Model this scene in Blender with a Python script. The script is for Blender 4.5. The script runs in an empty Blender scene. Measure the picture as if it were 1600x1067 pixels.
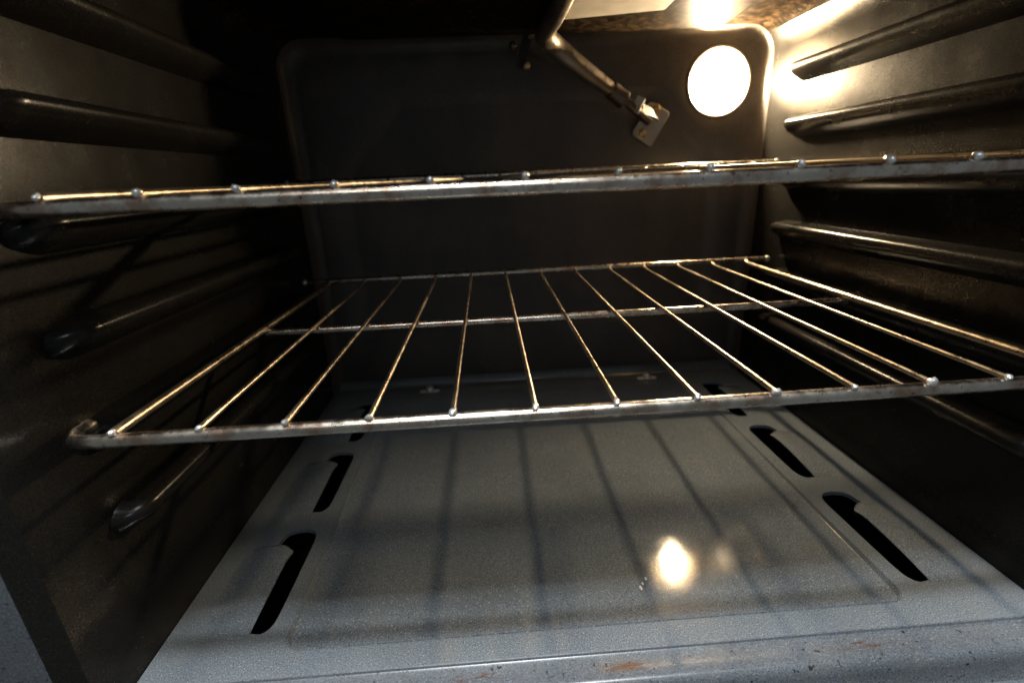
import bpy, bmesh, math, random
from mathutils import Vector, Matrix
random.seed(7)
S = bpy.context.scene
COL = S.collection

# ------------------------------------------------------------------ camera
CAM_POS = Vector((-0.0626, -0.2281, 0.2857))
CR = Vector((0.9976, -0.05487, -0.04224))
CU = Vector((0.05759, 0.31872, 0.9461))
CF = Vector((0.03845, 0.94626, -0.32111))
FPX = 758.02
cd = bpy.data.cameras.new('camera')
cam = bpy.data.objects.new('camera', cd)
COL.objects.link(cam)
m = Matrix((CR, CU, -CF)).transposed().to_4x4()
m.translation = CAM_POS
cam.matrix_world = m
cd.sensor_fit = 'HORIZONTAL'
cd.sensor_width = 36
cd.lens = 36 * FPX / 1600
cd.clip_start = 0.01
cd.clip_end = 50
cd.dof.use_dof = True
cd.dof.focus_distance = 0.33
cd.dof.aperture_fstop = 5.2
S.camera = cam

# ------------------------------------------------------------------ light and exposure
W = bpy.data.worlds.new('World')
S.world = W
W.use_nodes = True
W.node_tree.nodes['Background'].inputs[0].default_value = (0.78, 0.90, 1.0, 1)
W.node_tree.nodes['Background'].inputs[1].default_value = 0.13
S.view_settings.view_transform = 'Standard'
S.view_settings.look = 'None'
S.view_settings.exposure = 0.0
S.view_settings.gamma = 1
S.cycles.use_denoising = True
S.cycles.max_bounces = 8
S.cycles.sample_clamp_indirect = 6.0
S.cycles.caustics_reflective = True

ld = bpy.data.lights.new('hood_light', 'AREA')       # light above the range, in the kitchen
ld.shape = 'RECTANGLE'
ld.size = 0.5
ld.size_y = 0.16
ld.energy = 46
ld.color = (0.93, 0.97, 1.0)
lo = bpy.data.objects.new('hood_light', ld)
lo.location = (-0.05, -0.17, 1.50)
lo.rotation_euler = (math.radians(4), 0, 0)
COL.objects.link(lo)

kd = bpy.data.lights.new('kitchen_light', 'AREA')    # ceiling light of the kitchen, behind the viewer
kd.shape = 'RECTANGLE'
kd.size = 1.1
kd.size_y = 0.35
kd.energy = 15
kd.color = (0.93, 0.97, 1.0)
ko = bpy.data.objects.new('kitchen_light', kd)
ko.location = (-0.25, -1.5, 2.05)
ko.rotation_euler = (math.radians(38), 0, math.radians(-6))
COL.objects.link(ko)

LAMP_STRENGTH = 8600.0
LAMP_COLOR = (1.0, 0.77, 0.48, 1)

# ------------------------------------------------------------------ dimensions (metres)
HW = 0.295       # half width of the cavity
YB = 0.435       # back wall
YF = -0.026      # front opening
ZC = 0.4445       # ceiling
RB = 0.016       # rounding where walls meet the back
RC = 0.032       # rounding where walls meet the ceiling

# ------------------------------------------------------------------ materials
class NT:
    def __init__(s, name):
        s.mat = bpy.data.materials.new(name)
        s.mat.use_nodes = True
        s.t = s.mat.node_tree
        s.b = s.t.nodes['Principled BSDF']
        tc = s.n('ShaderNodeTexCoord')
        s.obj = tc.outputs['Object']
        geo = s.n('ShaderNodeNewGeometry')
        s.pos = geo.outputs['Position']
    def n(s, typ, **kw):
        nd = s.t.nodes.new(typ)
        for k, v in kw.items():
            setattr(nd, k, v)
        return nd
    def l(s, a, b):
        s.t.links.new(a, b)
    def noise(s, scale, detail=3, rough=.55, vec=None, stretch=None):
        nd = s.n('ShaderNodeTexNoise')
        nd.inputs['Scale'].default_value = scale
        nd.inputs['Detail'].default_value = detail
        nd.inputs['Roughness'].default_value = rough
        v = vec or s.pos
        if stretch:
            mp = s.n('ShaderNodeMapping')
            mp.inputs['Scale'].default_value = stretch
            s.l(v, mp.inputs[0])
            v = mp.outputs[0]
        s.l(v, nd.inputs['Vector'])
        return nd.outputs['Fac']
    def ramp(s, fac, stops):
        r = s.n('ShaderNodeValToRGB')
        e = r.color_ramp.elements
        while len(e) < len(stops):
            e.new(0.5)
        for el, (p, c) in zip(e, stops):
            el.position = p
            el.color = c if len(c) == 4 else (*c, 1)
        s.l(fac, r.inputs[0])
        return r.outputs[0]
    def rampv(s, fac, a, b, va=0., vb=1.):
        r = s.n('ShaderNodeMapRange')
        r.inputs[1].default_value = a
        r.inputs[2].default_value = b
        r.inputs[3].default_value = va
        r.inputs[4].default_value = vb
        s.l(fac, r.inputs[0])
        return r.outputs[0]
    def mix(s, fac, a, b, mode='MIX'):
        mx = s.n('ShaderNodeMix', data_type='RGBA', blend_type=mode)
        if isinstance(fac, (int, float)):
            mx.inputs[0].default_value = fac
        else:
            s.l(fac, mx.inputs[0])
        for v, i in ((a, 6), (b, 7)):
            if isinstance(v, tuple):
                mx.inputs[i].default_value = v if len(v) == 4 else (*v, 1)
            else:
                s.l(v, mx.inputs[i])
        return mx.outputs[2]
    def math(s, op, a, b=None):
        nd = s.n('ShaderNodeMath', operation=op)
        for v, i in ((a, 0), (b, 1)):
            if v is None:
                continue
            if isinstance(v, (int, float)):
                nd.inputs[i].default_value = v
            else:
                s.l(v, nd.inputs[i])
        return nd.outputs[0]
    def bump(s, h, dist, strength=1.0, prev=None):
        b = s.n('ShaderNodeBump')
        b.inputs['Strength'].default_value = strength
        b.inputs['Distance'].default_value = dist
        s.l(h, b.inputs['Height'])
        if prev is not None:
            s.l(prev, b.inputs['Normal'])
        s.l(b.outputs[0], s.b.inputs['Normal'])
        return b.outputs[0]
    def col(s, v):
        if isinstance(v, tuple):
            s.b.inputs['Base Color'].default_value = (*v, 1)
        else:
            s.l(v, s.b.inputs['Base Color'])
    def rough(s, v):
        if isinstance(v, (int, float)):
            s.b.inputs['Roughness'].default_value = v
        else:
            s.l(v, s.b.inputs['Roughness'])
    def metal(s, v):
        s.b.inputs['Metallic'].default_value = v


def mat_enamel(name, base, lo_, speck, speck_amt, r0, r1, wave, rust=False, smear=0.35, spec=0.5, mottle=0, streak=0):
    t = NT(name)
    blot = t.noise(9, 4, .6)
    c = t.mix(t.rampv(blot, .35, .68), tuple(base), tuple(lo_))
    gr = t.noise(1150, 2, .7)
    c = t.mix(1.0, c, t.ramp(gr, [(.30, (.55, .55, .56)), (.70, (1.5, 1.5, 1.5))]), 'MULTIPLY')
    sp = t.noise(1000, 2, .6)
    c = t.mix(t.rampv(sp, .60, .74, 0, speck_amt), c, tuple(speck))
    dk = t.noise(980, 1, .5)
    c = t.mix(t.rampv(dk, .36, .28, 0, .75), c, (.012, .013, .016))
    if mottle:
        mo = t.noise(125, 4, .7)
        c = t.mix(1.0, c, t.ramp(mo, [(.38, (.22, .21, .20)), (.50, (.70, .68, .66)), (.62, (3.0, 2.7, 2.3))]), 'MULTIPLY')
    if streak:
        sk = t.noise(16, 4, .6, stretch=(1, 1, .35))
        c = t.mix(1.0, c, t.ramp(sk, [(.30, (.80, .80, .82)), (.70, (1.28, 1.22, 1.16))]), 'MULTIPLY')
    # thin greasy film, stronger in patches
    film = t.noise(23, 5, .62)
    c = t.mix(t.rampv(film, .55, .8, 0, smear), c, (.16, .13, .09))
    if rust:
        rn = t.noise(260, 5, .8, stretch=(.35, 1.3, 1))
        mk = None
        for (cx, cy, sx, sy, th) in ((.009, -.0135, .020, .0034, .44), (-.085, -.013, .016, .004, .54), (.16, -.012, .03, .004, .52), (-.02, -.015, .05, .005, .60)):
            mp = t.n('ShaderNodeMapping')
            mp.inputs['Location'].default_value = (-cx / sx, -cy / sy, 0)
            mp.inputs['Scale'].default_value = (1 / sx, 1 / sy, 0)
            t.l(t.pos, mp.inputs[0])
            ln = t.n('ShaderNodeVectorMath', operation='LENGTH')
            t.l(mp.outputs[0], ln.inputs[0])
            near = t.rampv(ln.outputs['Value'], .25, 1.2, 1, 0)
            one = t.math('MULTIPLY', near, t.rampv(rn, th, th + .07))
            mk = one if mk is None else t.math('MAXIMUM', mk, one)
        c = t.mix(mk, c, (.060, .023, .010))
        ch = t.noise(230, 2, .5)
        rz = t.noise(9, 2, .5, stretch=(1, .2, .2))
        c = t.mix(t.math('MULTIPLY', t.rampv(ch, .67, .71), t.rampv(rz, .40, .52)), c, (.010, .008, .007))
    t.col(c)
    rr = t.noise(31, 5, .65)
    t.rough(t.rampv(rr, .3, .75, r0, r1))
    t.b.inputs['Specular IOR Level'].default_value = spec
    b1 = t.bump(t.noise(520, 3, .6), .00007, .55)
    t.bump(t.noise(28, 2, .5), .0012, wave, b1)
    return t.mat


def mat_steel(name, base, dark, rough, rust=.35, metal=1.0, fleck=.7, bmp=.5, lo=.56):
    t = NT(name)
    st = t.noise(14, 4, .6, stretch=(1, 1, 1))
    c = t.mix(t.rampv(st, .35, .7), tuple(base), tuple(dark))
    br = t.noise(55, 5, .7)
    c = t.mix(t.rampv(br, lo, lo + .14, 0, rust), c, (.30, .12, .045))
    fl = t.noise(420, 3, .6)
    c = t.mix(t.rampv(fl, .64, .70, 0, fleck), c, (.03, .018, .012))
    t.col(c)
    t.metal(metal)
    t.rough(t.rampv(t.noise(120, 4, .6), .3, .75, rough - .06, rough + .16))
    t.bump(t.noise(340, 4, .65), .00012, bmp)
    return t.mat


M = {}
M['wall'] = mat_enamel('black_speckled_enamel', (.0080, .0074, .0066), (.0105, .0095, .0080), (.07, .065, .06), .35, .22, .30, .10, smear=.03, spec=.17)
M['back'] = mat_enamel('glare_toned_back_enamel', (.060, .057, .056), (.076, .069, .063), (.2, .2, .2), .35, .30, .42, .12, smear=.30, spec=.30, streak=1)  # paler than the side walls: lamp glare put into the base, plus smoky streaks
M['floor'] = mat_enamel('grey_speckled_enamel', (.112, .128, .142), (.088, .100, .110), (.46, .48, .50), .60, .035, .085, .05, spec=.72)
M['lip'] = mat_enamel('worn_blue_grey_enamel', (.088, .097, .107), (.066, .073, .081), (.36, .37, .39), .45, .24, .36, .10, rust=True, smear=.2)
M['ceiling'] = mat_enamel('glow_toned_ceiling_enamel', (.0150, .0104, .0060), (.0090, .0064, .0042), (.09, .06, .03), .5, .34, .46, .35, smear=.04, spec=.010, mottle=1)  # golden-brown base carries the lamp's glow in its colour, kept low against burn-out
M['rod'] = mat_steel('rack_steel', (.76, .70, .61), (.54, .45, .35), .23, .55, 1.0, .95, .07, lo=.48)
M['wire'] = mat_steel('wire_steel', (.68, .58, .46), (.56, .44, .31), .30, .22, 1.0, .08, .05)
M['bead'] = mat_steel('weld_metal', (.84, .83, .80), (.70, .68, .64), .26, .05, .7, .15)
M['burner'] = mat_steel('aluminised_steel', (.62, .57, .49), (.45, .40, .33), .38, .25, .85, .3)
M['plate'] = mat_steel('pale_deflector_steel', (.66, .60, .50), (.52, .46, .36), .5, .15, .35, .12)
M['pipe'] = mat_steel('heat_tinted_pipe', (.46, .39, .30), (.17, .135, .105), .32, .30, .95, .10)
M['burnt'] = mat_steel('heat_darkened_steel', (.15, .125, .105), (.07, .058, .05), .40, .4, .8, .5)
M['shaded'] = mat_steel('shadowed_sheet_metal', (.04, .035, .032), (.02, .018, .016), .45, .2, .6, .3)  # near-black base paints in the shadow the hanging strap sits in
M['brass'] = mat_steel('brassy_screw', (.75, .58, .32), (.55, .40, .22), .30, .10, .8, .05)
M['bracket'] = mat_steel('dull_bracket_steel', (.44, .44, .43), (.32, .315, .30), .46, .15, .7, .2)
M['zinc'] = mat_steel('zinc_plate', (.80, .80, .79), (.62, .61, .58), .42, .10, .3, .15)
t = NT('dark_void'); t.col((.004, .004, .004)); t.rough(.9); M['void'] = t.mat
t = NT('pale_spot'); t.col(t.ramp(t.noise(900), [(.3, (.45, .38, .28)), (.7, (.8, .76, .68))])); t.rough(.5); M['mark'] = t.mat
t = NT('lamp_glass_lit')
t.col((.9, .85, .75)); t.rough(.3)
t.b.inputs['Emission Color'].default_value = LAMP_COLOR
t.b.inputs['Emission Strength'].default_value = LAMP_STRENGTH
M['lamp'] = t.mat
t = NT('lit_frosted_glass')                       # clear enough for the bulb to shine through
tr = t.n('ShaderNodeBsdfTransparent')
em = t.n('ShaderNodeEmission')
em.inputs[0].default_value = (1.0, 0.60, 0.24, 1)
em.inputs[1].default_value = 20.0
mx = t.n('ShaderNodeMixShader')
mx.inputs[0].default_value = .30
t.l(tr.outputs[0], mx.inputs[1]); t.l(em.outputs[0], mx.inputs[2])
t.l(mx.outputs[0], t.t.nodes['Material Output'].inputs['Surface'])
t.t.nodes.remove(t.b)
M['glass'] = t.mat

# ------------------------------------------------------------------ helpers
def pix(px, py, axis, val):
    """point of the oven seen at a pixel of the photograph, on the plane axis = val"""
    d = CF + CR * ((px - 800) / FPX) - CU * ((py - 533.5) / FPX)
    k = (val - CAM_POS[axis]) / d[axis]
    return CAM_POS + d * k

def empty(name, loc, label, cat, group=None):
    o = bpy.data.objects.new(name, None)
    o.empty_display_size = .02
    o.location = loc
    COL.objects.link(o)
    o['label'] = label
    o['category'] = cat
    if group:
        o['group'] = group
    return o

def link(name, me, parent=None, loc=None):
    o = bpy.data.objects.new(name, me)
    COL.objects.link(o)
    if parent:
        o.parent = parent
        # children are modelled in world space: undo the parent's place
        o.matrix_parent_inverse = Matrix.Translation(-world_loc(parent))
    if loc is not None:
        o.location = loc
    return o

def world_loc(o):
    if o.parent is None:
        return Vector(o.location)
    return Vector((0, 0, 0)) if o.get('_w') is None else Vector(o['_w'])

def finish(bm, name, mat, parent=None, smooth=True, angle=40, recalc=True):
    if recalc:
        bmesh.ops.recalc_face_normals(bm, faces=bm.faces)
    me = bpy.data.meshes.new(name)
    bm.to_mesh(me)
    bm.free()
    me.materials.append(mat)
    if smooth:
        me.shade_smooth()
        me.set_sharp_from_angle(angle=math.radians(angle))
    return link(name, me, parent)

def sweep(bm, pts, rad, n=12, cap=True):
    """tube along a polyline; rad a number or one per point"""
    pts = [Vector(p) for p in pts]
    if isinstance(rad, (int, float)):
        rad = [rad] * len(pts)
    rings = []
    ref = None
    for i, p in enumerate(pts):
        a = pts[max(i - 1, 0)]
        b = pts[min(i + 1, len(pts) - 1)]
        t_ = (b - a).normalized()
        if ref is None:
            ref = Vector((0, 0, 1)) if abs(t_.z) < .9 else Vector((1, 0, 0))
        x = (ref - t_ * ref.dot(t_)).normalized()
        ref = x
        y = t_.cross(x)
        rings.append([bm.verts.new(p + (x * math.cos(2 * math.pi * k / n) + y * math.sin(2 * math.pi * k / n)) * rad[i]) for k in range(n)])
    for r0, r1 in zip(rings, rings[1:]):
        for k in range(n):
            bm.faces.new((r0[k], r0[(k + 1) % n], r1[(k + 1) % n], r1[k]))
    if cap:
        bm.faces.new(rings[0][::-1])
        bm.faces.new(rings[-1])

def lathe(bm, prof, origin, axis, n=24):
    """profile of (radius, height along axis)"""
    ax = Vector(axis).normalized()
    x = ax.orthogonal().normalized()
    y = ax.cross(x)
    o = Vector(origin)
    rings = []
    for r, h in prof:
        if r < 1e-6:
            rings.append([bm.verts.new(o + ax * h)])
        else:
            rings.append([bm.verts.new(o + ax * h + (x * math.cos(2 * math.pi * k / n) + y * math.sin(2 * math.pi * k / n)) * r) for k in range(n)])
    for a, b in zip(rings, rings[1:]):
        for k in range(n):
            q = [a[k % len(a)], a[(k + 1) % n % len(a)], b[(k + 1) % n % len(b)], b[k % len(b)]]
            u = []
            for v in q:
                if v not in u:
                    u.append(v)
            if len(u) > 2:
                bm.faces.new(u)

def smooth_path(pts, sub=6):
    """Catmull-Rom through the points"""
    P = [Vector(p) for p in pts]
    P = [P[0] * 2 - P[1]] + P + [P[-1] * 2 - P[-2]]
    out = []
    for i in range(1, len(P) - 2):
        for j in range(sub):
            u = j / sub
            a, b, c, d = P[i - 1], P[i], P[i + 1], P[i + 2]
            out.append(.5 * ((2 * b) + (c - a) * u + (2 * a - 5 * b + 4 * c - d) * u * u + (3 * b - a - 3 * c + d) * u ** 3))
    out.append(P[-2])
    return out

def round_poly(pts, r, n=6):
    """2-D polygon with rounded corners"""
    out = []
    N = len(pts)
    for i in range(N):
        p = Vector(pts[i]); a = Vector(pts[i - 1]); b = Vector(pts[(i + 1) % N])
        ri = r[i] if isinstance(r, (list, tuple)) else r
        da = (a - p).normalized(); db = (b - p).normalized()
        ang = da.angle(db)
        tl = ri / math.tan(ang / 2)
        c = p + (da + db).normalized() * (ri / math.sin(ang / 2))
        s0 = p + da * tl - c
        s1 = p + db * tl - c
        a0 = math.atan2(s0.y, s0.x)
        a1 = math.atan2(s1.y, s1.x)
        dl = (a1 - a0 + math.pi) % (2 * math.pi) - math.pi
        for k in range(n + 1):
            q = a0 + dl * k / n
            out.append(Vector((c.x + math.cos(q) * ri, c.y + math.sin(q) * ri)))
    return out

def offset_poly(pts, d):
    """offset a counter-clockwise polygon outward by d (small)"""
    N = len(pts); out = []
    for i in range(N):
        a, p, b = pts[i - 1], pts[i], pts[(i + 1) % N]
        t_ = (b - a).normalized()
        out.append(p + Vector((t_.y, -t_.x)) * d)
    return out

def loop(bm, pts):
    vs = [bm.verts.new(p) for p in pts]
    es = [bm.edges.new((vs[i], vs[(i + 1) % len(vs)])) for i in range(len(vs))]
    return vs, es

def bridge(bm, a, b):
    n = len(a)
    for i in range(n):
        bm.faces.new((a[i], a[(i + 1) % n], b[(i + 1) % n], b[i]))

def fill_holes(bm, edges):
    bmesh.ops.triangle_fill(bm, use_beauty=True, use_dissolve=False, edges=edges)

# ------------------------------------------------------------------ oven cavity
oven = empty('oven', (0, 0, 0), 'open oven cavity lined with black speckled enamel, seen from its door opening', 'oven')

def arch(inset, rc, n=8, zb=-.006):
    """open contour: bottom left, up, over, down to bottom right"""
    w = HW - inset; h = ZC - inset; r = rc
    pts = [(-w, zb)]
    pts += [(-w, zb + (h - r - zb) * k / 6) for k in range(1, 7)]
    pts += [(-w + r - r * math.cos(math.pi / 2 * k / n), h - r + r * math.sin(math.pi / 2 * k / n)) for k in range(1, n + 1)]
    k6 = 8
    pts += [(-w + r + (2 * w - 2 * r) * k / k6, h) for k in range(1, k6 + 1)]
    pts += [(w - r + r * math.sin(math.pi / 2 * k / n), h - r + r * math.cos(math.pi / 2 * k / n)) for k in range(1, n + 1)]
    pts += [(w, h - r + (zb - h + r) * k / 6) for k in range(1, 7)]
    return pts

# back wall: curled edge rings, flat field, recessed eight-sided panel
bm = bmesh.new()
rings = []
NR = 7
for i in range(NR + 1):
    a = math.pi / 2 * i / NR
    ins = RB * (1 - math.cos(a))
    y = YB - RB + RB * math.sin(a)
    rings.append([bm.verts.new((x, y, z)) for x, z in arch(ins, RC - ins * .3)])
for a, b in zip(rings, rings[1:]):
    for k in range(len(a) - 1):
        bm.faces.new((a[k], a[k + 1], b[k + 1], b[k]))
inner = rings[-1]
es = [bm.edges.get((inner[k], inner[k + 1])) for k in range(len(inner) - 1)]
es.append(bm.edges.new((inner[-1], inner[0])))
octo = round_poly([(-.250, .080), (.250, .080), (.250, .292), (.166, .386), (-.166, .386), (-.250, .292)], [.030, .030, .02, .02, .02, .02], 6)
ov, oe = loop(bm, [(p.x, YB, p.y) for p in octo])
LX, LZ, LR = .2372, .3865, .0378
hv, he = loop(bm, [(LX + LR * math.cos(2 * math.pi * k / 40), YB, LZ + LR * math.sin(2 * math.pi * k / 40)) for k in range(40)])
fill_holes(bm, es + oe + he)
o2 = [bm.verts.new((p.x, YB + .0015, p.y)) for p in offset_poly(octo, -.003)]
o3 = [bm.verts.new((p.x, YB + .0050, p.y)) for p in offset_poly(octo, -.011)]
o4 = [bm.verts.new((p.x, YB + .0060, p.y)) for p in offset_poly(octo, -.016)]
for a, b in ((ov, o2), (o2, o3), (o3, o4)):
    bridge(bm, a, b)
bm.faces.new(o4)
# foot flange along the floor
backw = finish(bm, 'back_wall', M['back'], oven, angle=30)

def shell(name, i0, i1, mat):
    bm = bmesh.new()
    pts = arch(0, RC)[i0:i1 + 1]
    ys = [YF - .004, YF, YF + .003] + [YF + .003 + (YB - RB - YF - .003) * k / 8 for k in range(1, 9)]
    off = [.010, .003, 0] + [0] * 8
    rows = []
    for y, o_ in zip(ys, off):
        row = []
        for (x, z) in pts:
            dx = (1 if x > 0 else -1) * o_ if abs(x) > HW - RC else 0
            dz = o_ if z > ZC - RC else 0
            row.append(bm.verts.new((x + dx, y, z + dz)))
        rows.append(row)
    for a, b in zip(rows, rows[1:]):
        for k in range(len(a) - 1):
            bm.faces.new((a[k], a[k + 1], b[k + 1], b[k]))
    return finish(bm, name, mat, oven, angle=30)

wl = shell('side_wall', 0, 10, M['wall'])
wr = shell('side_wall', 26, 36, M['wall'])

# ceiling: curled sides, with a wide stamped panel that hangs lower than its border
bm = bmesh.new()
pts = arch(0, RC)[10:27]
y0, y1 = YF - .004, YB - RB
X0, X1 = pts[0][0], pts[-1][0]
def border(y):
    return [bm.verts.new((x, y, z)) for x, z in pts]
front_row = border(y0); back_row = border(y1)
left_e = bm.edges.new((front_row[0], back_row[0]))
# side curls stop at flat ceiling level
def strip(a, b):
    for k in range(len(a) - 1):
        bm.faces.new((a[k], a[k + 1], b[k + 1], b[k]))
li = next(i for i, p in enumerate(pts) if p[1] > ZC - 1e-6)
ri = len(pts) - 1 - li
strip(front_row[:li + 1], back_row[:li + 1])
strip(front_row[ri:], back_row[ri:])
fe = [bm.edges.new((front_row[k], front_row[k + 1])) for k in range(li, ri)]
be = [bm.edges.new((back_row[k], back_row[k + 1])) for k in range(li, ri)]
se = [bm.edges.get((front_row[li], back_row[li])), bm.edges.get((front_row[ri], back_row[ri]))]
pan = round_poly([(-.226, .02), (.226, .02), (.226, .402), (-.226, .402)], .03, 6)
pv, pe = loop(bm, [(p.x, p.y, ZC) for p in pan])
fill_holes(bm, fe + be + se + pe)
prev = pv
for d, z in ((-.002, -.0012), (-.016, -.0108), (-.020, -.012)):
    cur = [bm.verts.new((p.x, p.y, ZC + z)) for p in offset_poly(pan, d)]
    bridge(bm, prev, cur)
    prev = cur
bm.faces.new(prev)
ceil = finish(bm, 'ceiling', M['ceiling'], oven, angle=30)

# stamped rack ledges on the side walls
def ledge_mesh(sgn):
    bm = bmesh.new()
    prof = [(0, -.014), (.004, -.012), (.012, -.007), (.0165, -.002), (.018, .002), (.0165, .0055), (.012, .007), (.004, .0075), (0, .009)]
    rd = lambda u: math.sqrt(max(0, 1 - (1 - u) ** 2))
    yy = [(.022 + .020 * k / 8, rd(k / 8)) for k in range(9)] + [(.14, 1), (.26, 1)] + [(.345 + .020 * k / 8, rd(1 - k / 8)) for k in range(9)]
    rows = [[bm.verts.new((sgn * (HW + .0004 - d * s), y, -.002 + (z + .002) * max(.04, s))) for d, z in prof] for y, s in yy]
    for a, b in zip(rows, rows[1:]):
        for k in range(len(a) - 1):
            bm.faces.new((a[k], a[k + 1], b[k + 1], b[k]))
    bmesh.ops.recalc_face_normals(bm, faces=bm.faces)
    if sum(f.normal.x * f.calc_area() for f in bm.faces) * sgn > 0:
        bmesh.ops.reverse_faces(bm, faces=bm.faces)
    me = bpy.data.meshes.new('rack_ledge')
    bm.to_mesh(me); bm.free()
    me.materials.append(M['wall'])
    me.shade_smooth()
    return me
for w_, sgn in ((wl, -1), (wr, 1)):
    me = ledge_mesh(sgn)
    for k in range(6):
        z = .1575 + .0568 * (k - 1)
        link('rack_ledge', me, w_, (0, 0, z))

# front frame round the opening
bm = bmesh.new()
def frame_loop(g, y, r):
    return [(p.x, y, p.y) for p in round_poly([(-HW - g, -.10), (HW + g, -.10), (HW + g, ZC + g), (-HW - g, ZC + g)], [.005, .005, RC + r, RC + r], 8)]
def uprow(g, y):
    pts_ = arch(0, RC)
    out = []
    for x, z in pts_:
        dx = 0 if abs(x) < HW - RC + 1e-6 else (1 if x > 0 else -1) * g * min(1, (abs(x) - HW + RC) / RC * 1.6)
        dz = 0 if z < ZC - RC + 1e-6 else g * min(1, (z - ZC + RC) / RC * 1.6)
        out.append(bm.verts.new((x + dx, y, z + dz)))
    return out
rows = [uprow(.010, YF - .004), uprow(.016, YF - .006), uprow(.060, YF - .006), uprow(.064, YF - .003), uprow(.064, YF + .03)]
for a, b in zip(rows, rows[1:]):
    for k in range(len(a) - 1):
        bm.faces.new((a[k], a[k + 1], b[k + 1], b[k]))
finish(bm, 'front_frame', M['lip'], oven, angle=30)

# ------------------------------------------------------------------ removable bottom panel
floor = empty('oven_floor_panel', (0, .2, 0), 'grey speckled enamel bottom panel with curved side slots, under both racks', 'oven floor')
floor['_w'] = (0, .2, 0)
floor['kind'] = 'thing'
oven['kind'] = 'thing'

def slot_outline(sgn, y0):
    raw = [(-.2315, 0), (-.2275, .0030), (-.2250, .010), (-.2243, .03), (-.2240, .06), (-.2238, .085), (-.2250, .096),
           (-.2300, .1025), (-.2380, .1045), (-.2470, .1030), (-.2515, .0990), (-.2535, .0920), (-.2560, .080),
           (-.2570, .065), (-.2570, .04), (-.2560, .018), (-.2500, .007), (-.2400, .0015)]
    p = [Vector((x * -sgn if sgn > 0 else x, y + y0)) for x, y in raw]
    p = [Vector((sgn * abs(v.x), v.y)) for v in p]
    q = smooth_path([v.to_3d() for v in p + p[:1]], 3)[:-1]
    q = [Vector((v.x, v.y)) for v in q]
    return q

bm = bmesh.new()
outer = [(-HW + .0006, -.003), (HW - .0006, -.003), (HW - .0006, .434), (-HW + .0006, .434)]
_, oe = loop(bm, [(x, y, 0) for x, y in outer])
rec = round_poly([(-.2125, .0143), (.2125, .0143), (.2125, .392), (-.2125, .392)], .013, 7)
rv, re_ = loop(bm, [(p.x, p.y, 0) for p in rec])
slots = []
se = []
SLOT_Y = (.029, .156, .283)
for sgn in (-1, 1):
    for y0 in SLOT_Y:
        q = slot_outline(sgn, y0)
        v, e = loop(bm, [(p.x, p.y, 0) for p in q])
        slots.append((v, q))
        se += e
fill_holes(bm, oe + re_ + se)
# rims of the slots turn down
for v, q in slots:
    low = [bm.verts.new((p.x, p.y, -.0035)) for p in q]
    bridge(bm, v, low)
# recessed centre: small step, then a field that rises gently to the rear
def fz(y):
    return -.0040 + .0055 * max(0, min(1, (y - .014) / .37))
prev = rv
for d, k in ((-.0005, None), (-.0009, None), (-.0021, .9), (-.0027, 1.0)):
    cur = [bm.verts.new((p.x, p.y, (.0007 if d > -.0007 else .0006) if k is None else fz(p.y) * k)) for p in offset_poly(rec, d)]
    bridge(bm, prev, cur)
    prev = cur
flatf = bm.faces.new(prev)
flat_i = len(bm.faces) - 1
# rear upstand against the back wall
plate = finish(bm, 'bottom_plate', M['floor'], floor, angle=25)
for pf in plate.data.polygons:
    if len(pf.vertices) > 4 or (abs(pf.normal.z) > .9999 and pf.center.z > -.0005):
        pf.use_smooth = False
bm = bmesh.new()
prof = [(.4275, .0006), (.4300, .0016), (.4318, .004), (.4325, .010), (.4328, .014)]
rows = [[bm.verts.new((x, y, z)) for y, z in prof] for x in (-HW + .004, -.1, .1, HW - .004)]
for a, b in zip(rows, rows[1:]):
    for k in range(len(a) - 1):
        bm.faces.new((a[k], a[k + 1], b[k + 1], b[k]))
finish(bm, 'rear_upstand', M['floor'], floor, angle=60)

# domed louvre flaps beside the slots
def flap_mesh(sgn):
    bm = bmesh.new()
    NU, NV = 10, 26
    g = []
    for i in range(NU + 1):
        u = i / NU
        row = []
        for j in range(NV + 1):
            v = j / NV
            # outer base -> slot edge; the edge bows out near the head
            lon = math.sin(math.pi / 2 * min(1, v / .6)) ** .9 * math.sqrt(max(0, 1 - max(0, (v - .70) / .30) ** 2.6))
            xe = -.2392 + .0048 * lon + .0018 * math.exp(-((v - .84) / .09) ** 2)
            xb = -.284
            x = xb + (xe - xb) * u
            y = -.003 + .090 * v
            y -= .013 * max(0, (u - .55) / .45) ** 3 * max(0, (v - .6) / .4) ** 2
            prof = (u * u * (3 - 2 * u))
            z = -.0005 + .0090 * prof * max(0, lon)
            row.append(bm.verts.new((sgn * -x if sgn > 0 else x, y, z)))
        g.append(row)
    for i in range(NU):
        for j in range(NV):
            bm.faces.new((g[i][j], g[i + 1][j], g[i + 1][j + 1], g[i][j + 1]))
    bmesh.ops.recalc_face_normals(bm, faces=bm.faces)
    if sum(f.normal.z for f in bm.faces) < 0:
        bmesh.ops.reverse_faces(bm, faces=bm.faces)
    # thickness along the free edge
    edge = [g[NU][j] for j in range(NV + 1)]
    low = [bm.verts.new((v.co.x - sgn * -.0004, v.co.y, v.co.z - .0014)) for v in edge]
    for j in range(NV):
        bm.faces.new((edge[j], edge[j + 1], low[j + 1], low[j]))
    head = [g[i][NV] for i in range(NU // 2, NU + 1)]
    hl = [bm.verts.new(v.co + Vector((0, -.0002, -.003))) for v in head]
    for i in range(len(head) - 1):
        bm.faces.new((head[i], head[i + 1], hl[i + 1], hl[i]))
    me = bpy.data.meshes.new('louvre_flap')
    bm.to_mesh(me); bm.free()
    me.materials.append(M['floor'])
    me.shade_smooth()
    me.set_sharp_from_angle(angle=math.radians(50))
    return me
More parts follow.
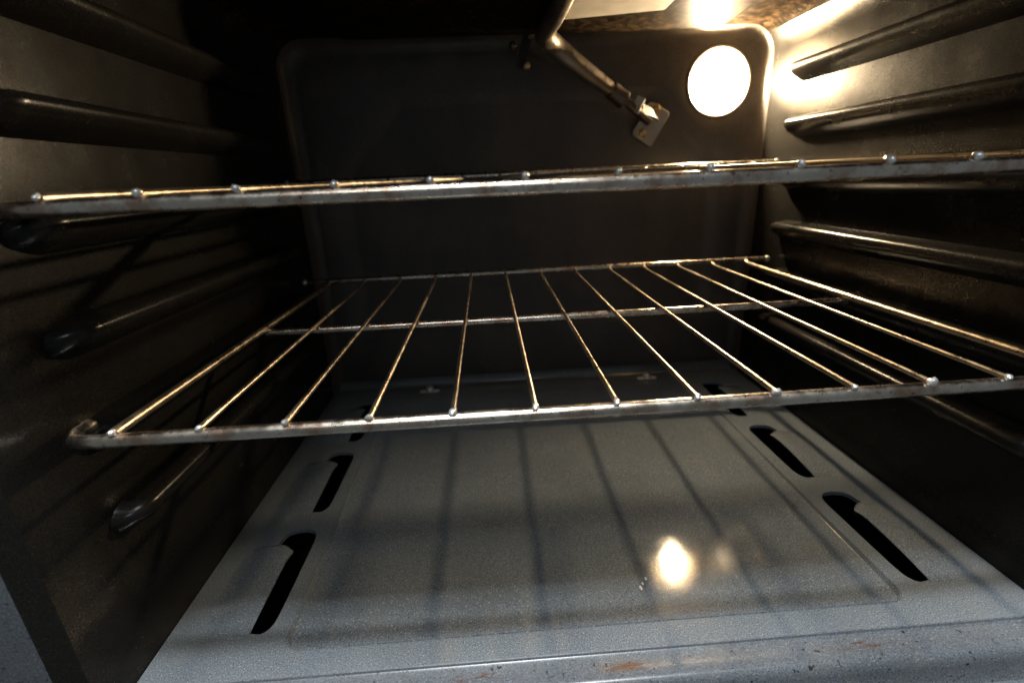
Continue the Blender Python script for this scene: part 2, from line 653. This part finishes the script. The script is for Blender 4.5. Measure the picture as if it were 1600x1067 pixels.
for sgn in (-1, 1):
    me = flap_mesh(sgn)
    for y0 in SLOT_Y:
        link('louvre_flap', me, floor, (0, y0, 0))

# hold-down screws at the rear
def screw_mesh():
    bm = bmesh.new()
    lathe(bm, [(.0066, 0), (.0066, .0008), (.0060, .0012), (.0056, .0013), (.0055, .0034), (.0045, .0056), (.0024, .0068), (0, .0070)], (0, 0, 0), (0, 0, 1), 20)
    bmesh.ops.recalc_face_normals(bm, faces=bm.faces)
    me = bpy.data.meshes.new('hold_down_screw')
    bm.to_mesh(me); bm.free()
    me.materials.append(M['bead']); me.shade_smooth(); me.set_sharp_from_angle(angle=math.radians(35))
    return me
def tab_mesh():
    bm = bmesh.new()
    o_ = round_poly([(-.014, -.004), (.014, -.004), (.014, .004), (-.014, .004)], .0038, 5)
    a = [bm.verts.new((p.x, p.y, .0002)) for p in o_]
    b = [bm.verts.new((p.x, p.y, .0011)) for p in o_]
    c = [bm.verts.new((p.x, p.y, .0015)) for p in offset_poly(o_, -.0006)]
    bridge(bm, a, b); bridge(bm, b, c); bm.faces.new(c)
    bmesh.ops.recalc_face_normals(bm, faces=bm.faces)
    me = bpy.data.meshes.new('screw_tab')
    bm.to_mesh(me); bm.free()
    me.materials.append(M['zinc']); me.shade_smooth(); me.set_sharp_from_angle(angle=math.radians(35))
    return me
sm, tm = screw_mesh(), tab_mesh()
for x in (-.157, .157):
    link('screw_tab', tm, floor, (x, .413, 0))
    link('hold_down_screw', sm, floor, (x, .413, .0014))

# front lip of the cavity, in front of the bottom panel
bm = bmesh.new()
prof = [(-.0032, .0004), (-.0040, .0002), (-.0046, -.0010), (-.0062, -.0016), (-.0140, -.0016), (-.0200, -.0014), (-.0222, -.0020), (-.0243, -.0042),
        (-.0258, -.0085), (-.0268, -.016), (-.0290, -.020), (-.0330, -.021), (-.0345, -.0225), (-.0350, -.026), (-.0350, -.10)]
xs = [-HW - .064 + (2 * HW + .128) * k / 20 for k in range(21)]
rows = [[bm.verts.new((x, y, z)) for y, z in prof] for x in xs]
for a, b in zip(rows, rows[1:]):
    for k in range(len(a) - 1):
        bm.faces.new((a[k], a[k + 1], b[k + 1], b[k]))
finish(bm, 'front_lip', M['lip'], oven, angle=35)

# burner box under the bottom panel (seen only through the slots)
bm = bmesh.new()
b_ = [(-HW, -.02), (HW, -.02), (HW, YB), (-HW, YB)]
lo_ = [bm.verts.new((x, y, -.05)) for x, y in b_]
up_ = [bm.verts.new((x, y, -.006)) for x, y in b_]
bridge(bm, up_, lo_); bm.faces.new(lo_)
finish(bm, 'burner_box', M['void'], oven, smooth=False)

# ------------------------------------------------------------------ racks
SP = .0427
def make_rack(label, z0, y0, dx):
    root = empty('oven_rack', (dx, y0, z0), label, 'oven rack', 'wire racks in the oven')
    root['_w'] = (0, 0, 0)                       # parts are modelled in the rack's own space
    def part(name, bm, mat):
        o = finish(bm, name, mat, None, angle=60)
        o.parent = root
        return o
    D = .363
    # front rail: thick rod whose ends turn back along the side
    bm = bmesh.new()
    e = .268
    path = [(-.284, .020, -.0045), (-.283, .010, -.0045), (-.279, .003, -.0045), (-.272, .0003, -.0045), (-.264, 0, -.0045)]
    path = path + [(-.264 + .528 * k / 24, 0, -.0045) for k in range(1, 24)] + [(-x, y, z) for x, y, z in path[::-1]]
    sweep(bm, path, .0037, 16)
    part('front_rail', bm, M['rod'])
    bm = bmesh.new()
    sweep(bm, [(-.2575 + .515 * k / 12, .1821, -.0050) for k in range(13)], .0030, 14)
    part('middle_rail', bm, M['rod'])
    bm = bmesh.new()
    sweep(bm, [(-.2855 + .571 * k / 12, D, .0034) for k in range(13)], .0030, 14)
    part('back_rail', bm, M['rod'])
    bm = bmesh.new()
    path = [(0, -.0005, -.0002), (0, .02, 0), (0, .10, 0), (0, .1821, 0), (0, .28, 0), (0, .345, 0), (0, .354, .0004), (0, .3588, .002), (0, .3605, .0034)]
    sweep(bm, path, .00155, 10)
    r0 = part('wire', bm, M['wire'])
    bm = bmesh.new()
    sweep(bm, path, .0026, 10)
    s0 = part('side_rod', bm, M['wire'])
    bm = bmesh.new()
    bmesh.ops.create_icosphere(bm, subdivisions=2, radius=.0020)
    for v in bm.verts:
        v.co.y *= 1.25
        v.co += Vector((random.uniform(-1, 1), random.uniform(-1, 1), random.uniform(-1, 1))) * .00042
    b0 = part('weld_bead', bm, M['bead'])
    bm = bmesh.new()
    bmesh.ops.create_icosphere(bm, subdivisions=2, radius=.0040)
    c0 = part('end_cap', bm, M['bead'])
    first = {}
    def put(o, loc):
        if o.name in first:
            c = o.copy()
            COL.objects.link(c)
        else:
            c = o
            first[o.name] = 1
        c.parent = root
        c.location = loc
        return c
    for k in range(-6, 7):
        put(s0 if abs(k) == 6 else r0, (k * SP, 0, 0))
        c = put(b0, (k * SP, -.0012, .0003))
        q = random.uniform(.8, 1.15)
        c.scale = (q * random.uniform(.85, 1.15), q, q * random.uniform(.8, 1.1))
        c.rotation_euler = (random.uniform(-.5, .5), random.uniform(-.5, .5), random.uniform(-.5, .5))
    for sgn in (-1, 1):
        put(c0, (sgn * .2855, D, .0034))
    return root
rack_mid = make_rack('lower steel wire rack with the long wires seen running back, middle of the oven', .172, 0, 0)
rack_up = make_rack('upper steel wire rack at eye level, seen edge-on beneath the lamp', .2855, .0042, -.0013)

# ------------------------------------------------------------------ lamp
lamp = empty('oven_lamp', (LX, YB, LZ), 'round glowing oven lamp on the back wall, upper right corner', 'lamp')
lamp['_w'] = (LX, YB, LZ)
bm = bmesh.new()
lathe(bm, [(.0405, .0002), (.0405, .0014), (.0396, .0020), (.0382, .0018), (.0374, .0008), (.0374, -.030), (.0360, -.034), (0, -.034)], (LX, YB, LZ), (0, -1, 0), 40)
finish(bm, 'lamp_socket', M['burner'], lamp, angle=50)
bm = bmesh.new()
R_ = .0369
prof = [(R_, -.001), (R_, .002)] + [(R_ * math.cos(math.pi / 2 * k / 9), .002 + .016 * math.sin(math.pi / 2 * k / 9)) for k in range(1, 9)] + [(0, .018)]
lathe(bm, prof, (LX, YB, LZ), (0, -1, 0), 40)
gc = finish(bm, 'glass_cover', M['glass'], lamp, angle=60)
bm = bmesh.new()
lathe(bm, [(.0030, -.0335), (.0028, -.0187)] + [(max(1e-7, .0059 * math.sin(math.pi * (.19 + .81 * k / 10))), -.0130 - .0065 * math.cos(math.pi * (.19 + .81 * k / 10))) for k in range(11)], (LX, YB, LZ), (0, -1, 0), 24)
finish(bm, 'bulb', M['lamp'], lamp, angle=60)

# ------------------------------------------------------------------ broil burner
burner = empty('broil_burner', (.006, .36, .4246), 'bent gas burner pipe bolted to the back wall with pale deflector plate above', 'gas burner')
burner['_w'] = (.006, .36, .4246)
bend = pix(848, 62, 1, .36)
wallp = pix(1012, 188, 1, .420)
c0 = pix(958, 143, 1, .402)
fw = Vector((bend.x + .002, .285, bend.z + .001))
bm = bmesh.new()
path = smooth_path([fw - Vector((0, .20, 0)), fw - Vector((0, .10, 0)), fw, bend + Vector((.0005, -.018, .001)), bend + Vector((.012, .006, -.004)), bend.lerp(c0, .42), bend.lerp(c0, .75), c0], 6)
rad = []
for i, p in enumerate(path):
    u = i / (len(path) - 1)
    rad.append(.0092 if u < .45 else .0112 if u < .62 else .0112 - (u - .62) / .38 * .0032)
sweep(bm, path, rad, 18)
finish(bm, 'burner_pipe', M['pipe'], burner, angle=50)
axis = (wallp - c0).normalized()
bm = bmesh.new()
lathe(bm, [(.0080, -.004), (.0098, -.004), (.0102, -.002), (.0102, .014), (.0106, .0145), (.0106, .018), (.0094, .0185), (.0075, .0185)], c0, axis, 20)
finish(bm, 'pipe_clamp', M['burnt'], burner, angle=40)
bm = bmesh.new()
sweep(bm, [c0 + axis * .016, wallp + axis * .003], .0055, 12)
finish(bm, 'orifice_fitting', M['burnt'], burner, angle=40)

# bracket plate on the wall
YP = YB - .0045
A, B, Cc, Dd = [pix(*q, 1, YP) for q in ((1017, 158), (1048, 177), (1017, 231), (986, 210))]
poly = round_poly([(Dd.x, Dd.z), (Cc.x, Cc.z), (B.x, B.z), (A.x, A.z)], .0045, 5)
bm = bmesh.new()
a = [bm.verts.new((p.x, YB - .0003, p.y)) for p in poly]
b = [bm.verts.new((p.x, YP, p.y)) for p in poly]
c = [bm.verts.new((p.x, YP - .0006, p.y)) for p in offset_poly(poly, -.0007)]
bridge(bm, a, b); bridge(bm, b, c); bm.faces.new(c)
plate_b = finish(bm, 'wall_bracket', M['bracket'], burner, angle=35)
plate_b['_w'] = (0, 0, 0)
for q in ((1026, 170), (1003, 209)):
    p = pix(*q, 1, YP - .004)
    bm = bmesh.new()
    lathe(bm, [(.0062, 0), (.0062, .0014), (.0048, .0018), (.0046, .0040), (.0032, .0056), (0, .0060)], (p.x, YP - .0006, p.z), (0, -1, 0), 16)
    finish(bm, 'bracket_screw', M['brass'], plate_b, angle=35)
# bent lug: standing ear beside the clamp, and the strip that joins it to the plate
def strip_solid(name, pts, w, th, wdir, mat, parent):
    bm = bmesh.new()
    wd = Vector(wdir).normalized()
    P = smooth_path(pts, 5)
    rows = []
    for i, p in enumerate(P):
        t_ = (P[min(i + 1, len(P) - 1)] - P[max(i - 1, 0)]).normalized()
        nn = t_.cross(wd).normalized()
        ww = (wd - t_ * wd.dot(t_)).normalized()
        rows.append([bm.verts.new(p + ww * a_ * w / 2 + nn * b_ * th / 2) for a_, b_ in ((-1, -1), (1, -1), (1, 1), (-1, 1))])
    for a_, b_ in zip(rows, rows[1:]):
        bridge(bm, a_, b_)
    bm.faces.new(rows[0]); bm.faces.new(rows[-1])
    bmesh.ops.bevel(bm, geom=[e for e in bm.edges if e.is_manifold and e.calc_face_angle(0) > 1], offset=th * .25, segments=2, affect='EDGES')
    return finish(bm, name, mat, parent, angle=40)
e1 = pix(1003, 152, 1, .405); e2 = pix(991, 176, 1, .410); e3 = pix(1004, 170, 1, .414); e4 = pix(1020, 178, 1, .420); e5 = pix(1027, 186, 1, .428)
strip_solid('bracket_lug', [e1, e1.lerp(e2, .5), e2], .010, .0022, (1, -.6, -.6), M['bracket'], plate_b)
strip_solid('bracket_strip', [e3, e4, e5], .011, .0022, (-.5, 0, .8), M['bracket'], plate_b)

# pale deflector plate, right of the pipe
zp = .4235
outl = [pix(866, 31, 2, zp), pix(925, 17, 2, zp), pix(1039, 17, 2, zp), pix(1054, 0, 2, zp)]
xr = outl[3].x + .001
pl = [(outl[0].x, outl[0].y), (outl[0].x, .06), (xr, .06), (xr, outl[3].y), (outl[2].x, outl[2].y), (outl[1].x, outl[1].y)]
poly = [Vector(p) for p in pl]
poly = round_poly([tuple(p) for p in poly], .004, 4)
bm = bmesh.new()
lowz = lambda p: zp - .0022 * max(0, 1 - (p.x - outl[0].x) / .04)
a = [bm.verts.new((p.x, p.y, lowz(p) + .007)) for p in poly]
b = [bm.verts.new((p.x, p.y, lowz(p) + .0008)) for p in poly]
area = sum(poly[i - 1].x * poly[i].y - poly[i].x * poly[i - 1].y for i in range(len(poly)))
c = [bm.verts.new((p.x, p.y, lowz(p))) for p in offset_poly(poly, -.0008 if area > 0 else .0008)]
bridge(bm, a, b); bridge(bm, b, c)
f = bm.faces.new(c)
bmesh.ops.triangulate(bm, faces=[f])
finish(bm, 'deflector_plate', M['plate'], burner, angle=25)

# dark igniter bracket left of the pipe, hanging from the ceiling
ign = empty('igniter_bracket', pix(822, 45, 1, .40), 'small dark sheet metal bracket with screw heads hanging left of the burner pipe', 'bracket')
ign['_w'] = tuple(ign.location)
p0, p1, p2, p3 = pix(832, 28, 1, .395), pix(826, 52, 1, .395), pix(818, 80, 1, .397), pix(813, 108, 1, .400)
strip_solid('bracket_strap', [p0 + Vector((0, 0, .012)), p0, p1, p2, p3], .010, .0014, (1, 0, 0), M['shaded'], ign)
for q in ((822, 103), (801, 71), (828, 55)):
    p = pix(*q, 1, .392)
    bm = bmesh.new()
    lathe(bm, [(.0020, -.008), (.0045, -.0005), (.0045, .0008), (.0036, .0022), (.0018, .0030), (0, .0032)], p, (-.2, -1, -.15), 14)
    finish(bm, 'bracket_screw', M['brass'] if q[1] > 100 else M['burnt'], ign, angle=35)

# small pale spots on the bottom panel, modelled as raised lumps
for k, (q, sz, lab) in enumerate((((1009, 905), .0014, 'tiny pale spot farthest back of three on the floor, left of the lamp reflection'),
                                  ((1004, 912), .0010, 'smallest pale spot, middle of three on the floor left of the lamp reflection'),
                                  ((1001, 919), .0016, 'tiny pale spot nearest the front of three on the floor, below the lamp reflection'))):
    p = pix(*q, 2, -.0035)
    bm = bmesh.new()
    bmesh.ops.create_icosphere(bm, subdivisions=2, radius=sz)
    for v in bm.verts:
        v.co = Vector((v.co.x * .7, v.co.y * 1.3, v.co.z * .6)) * random.uniform(.75, 1.2)
    o = finish(bm, 'mark', M['mark'], None, angle=30)
    o.location = p + Vector((0, 0, sz * .4))
    o['label'] = lab
    o['category'] = 'mark'
    o['group'] = 'small pale spots on the oven floor'
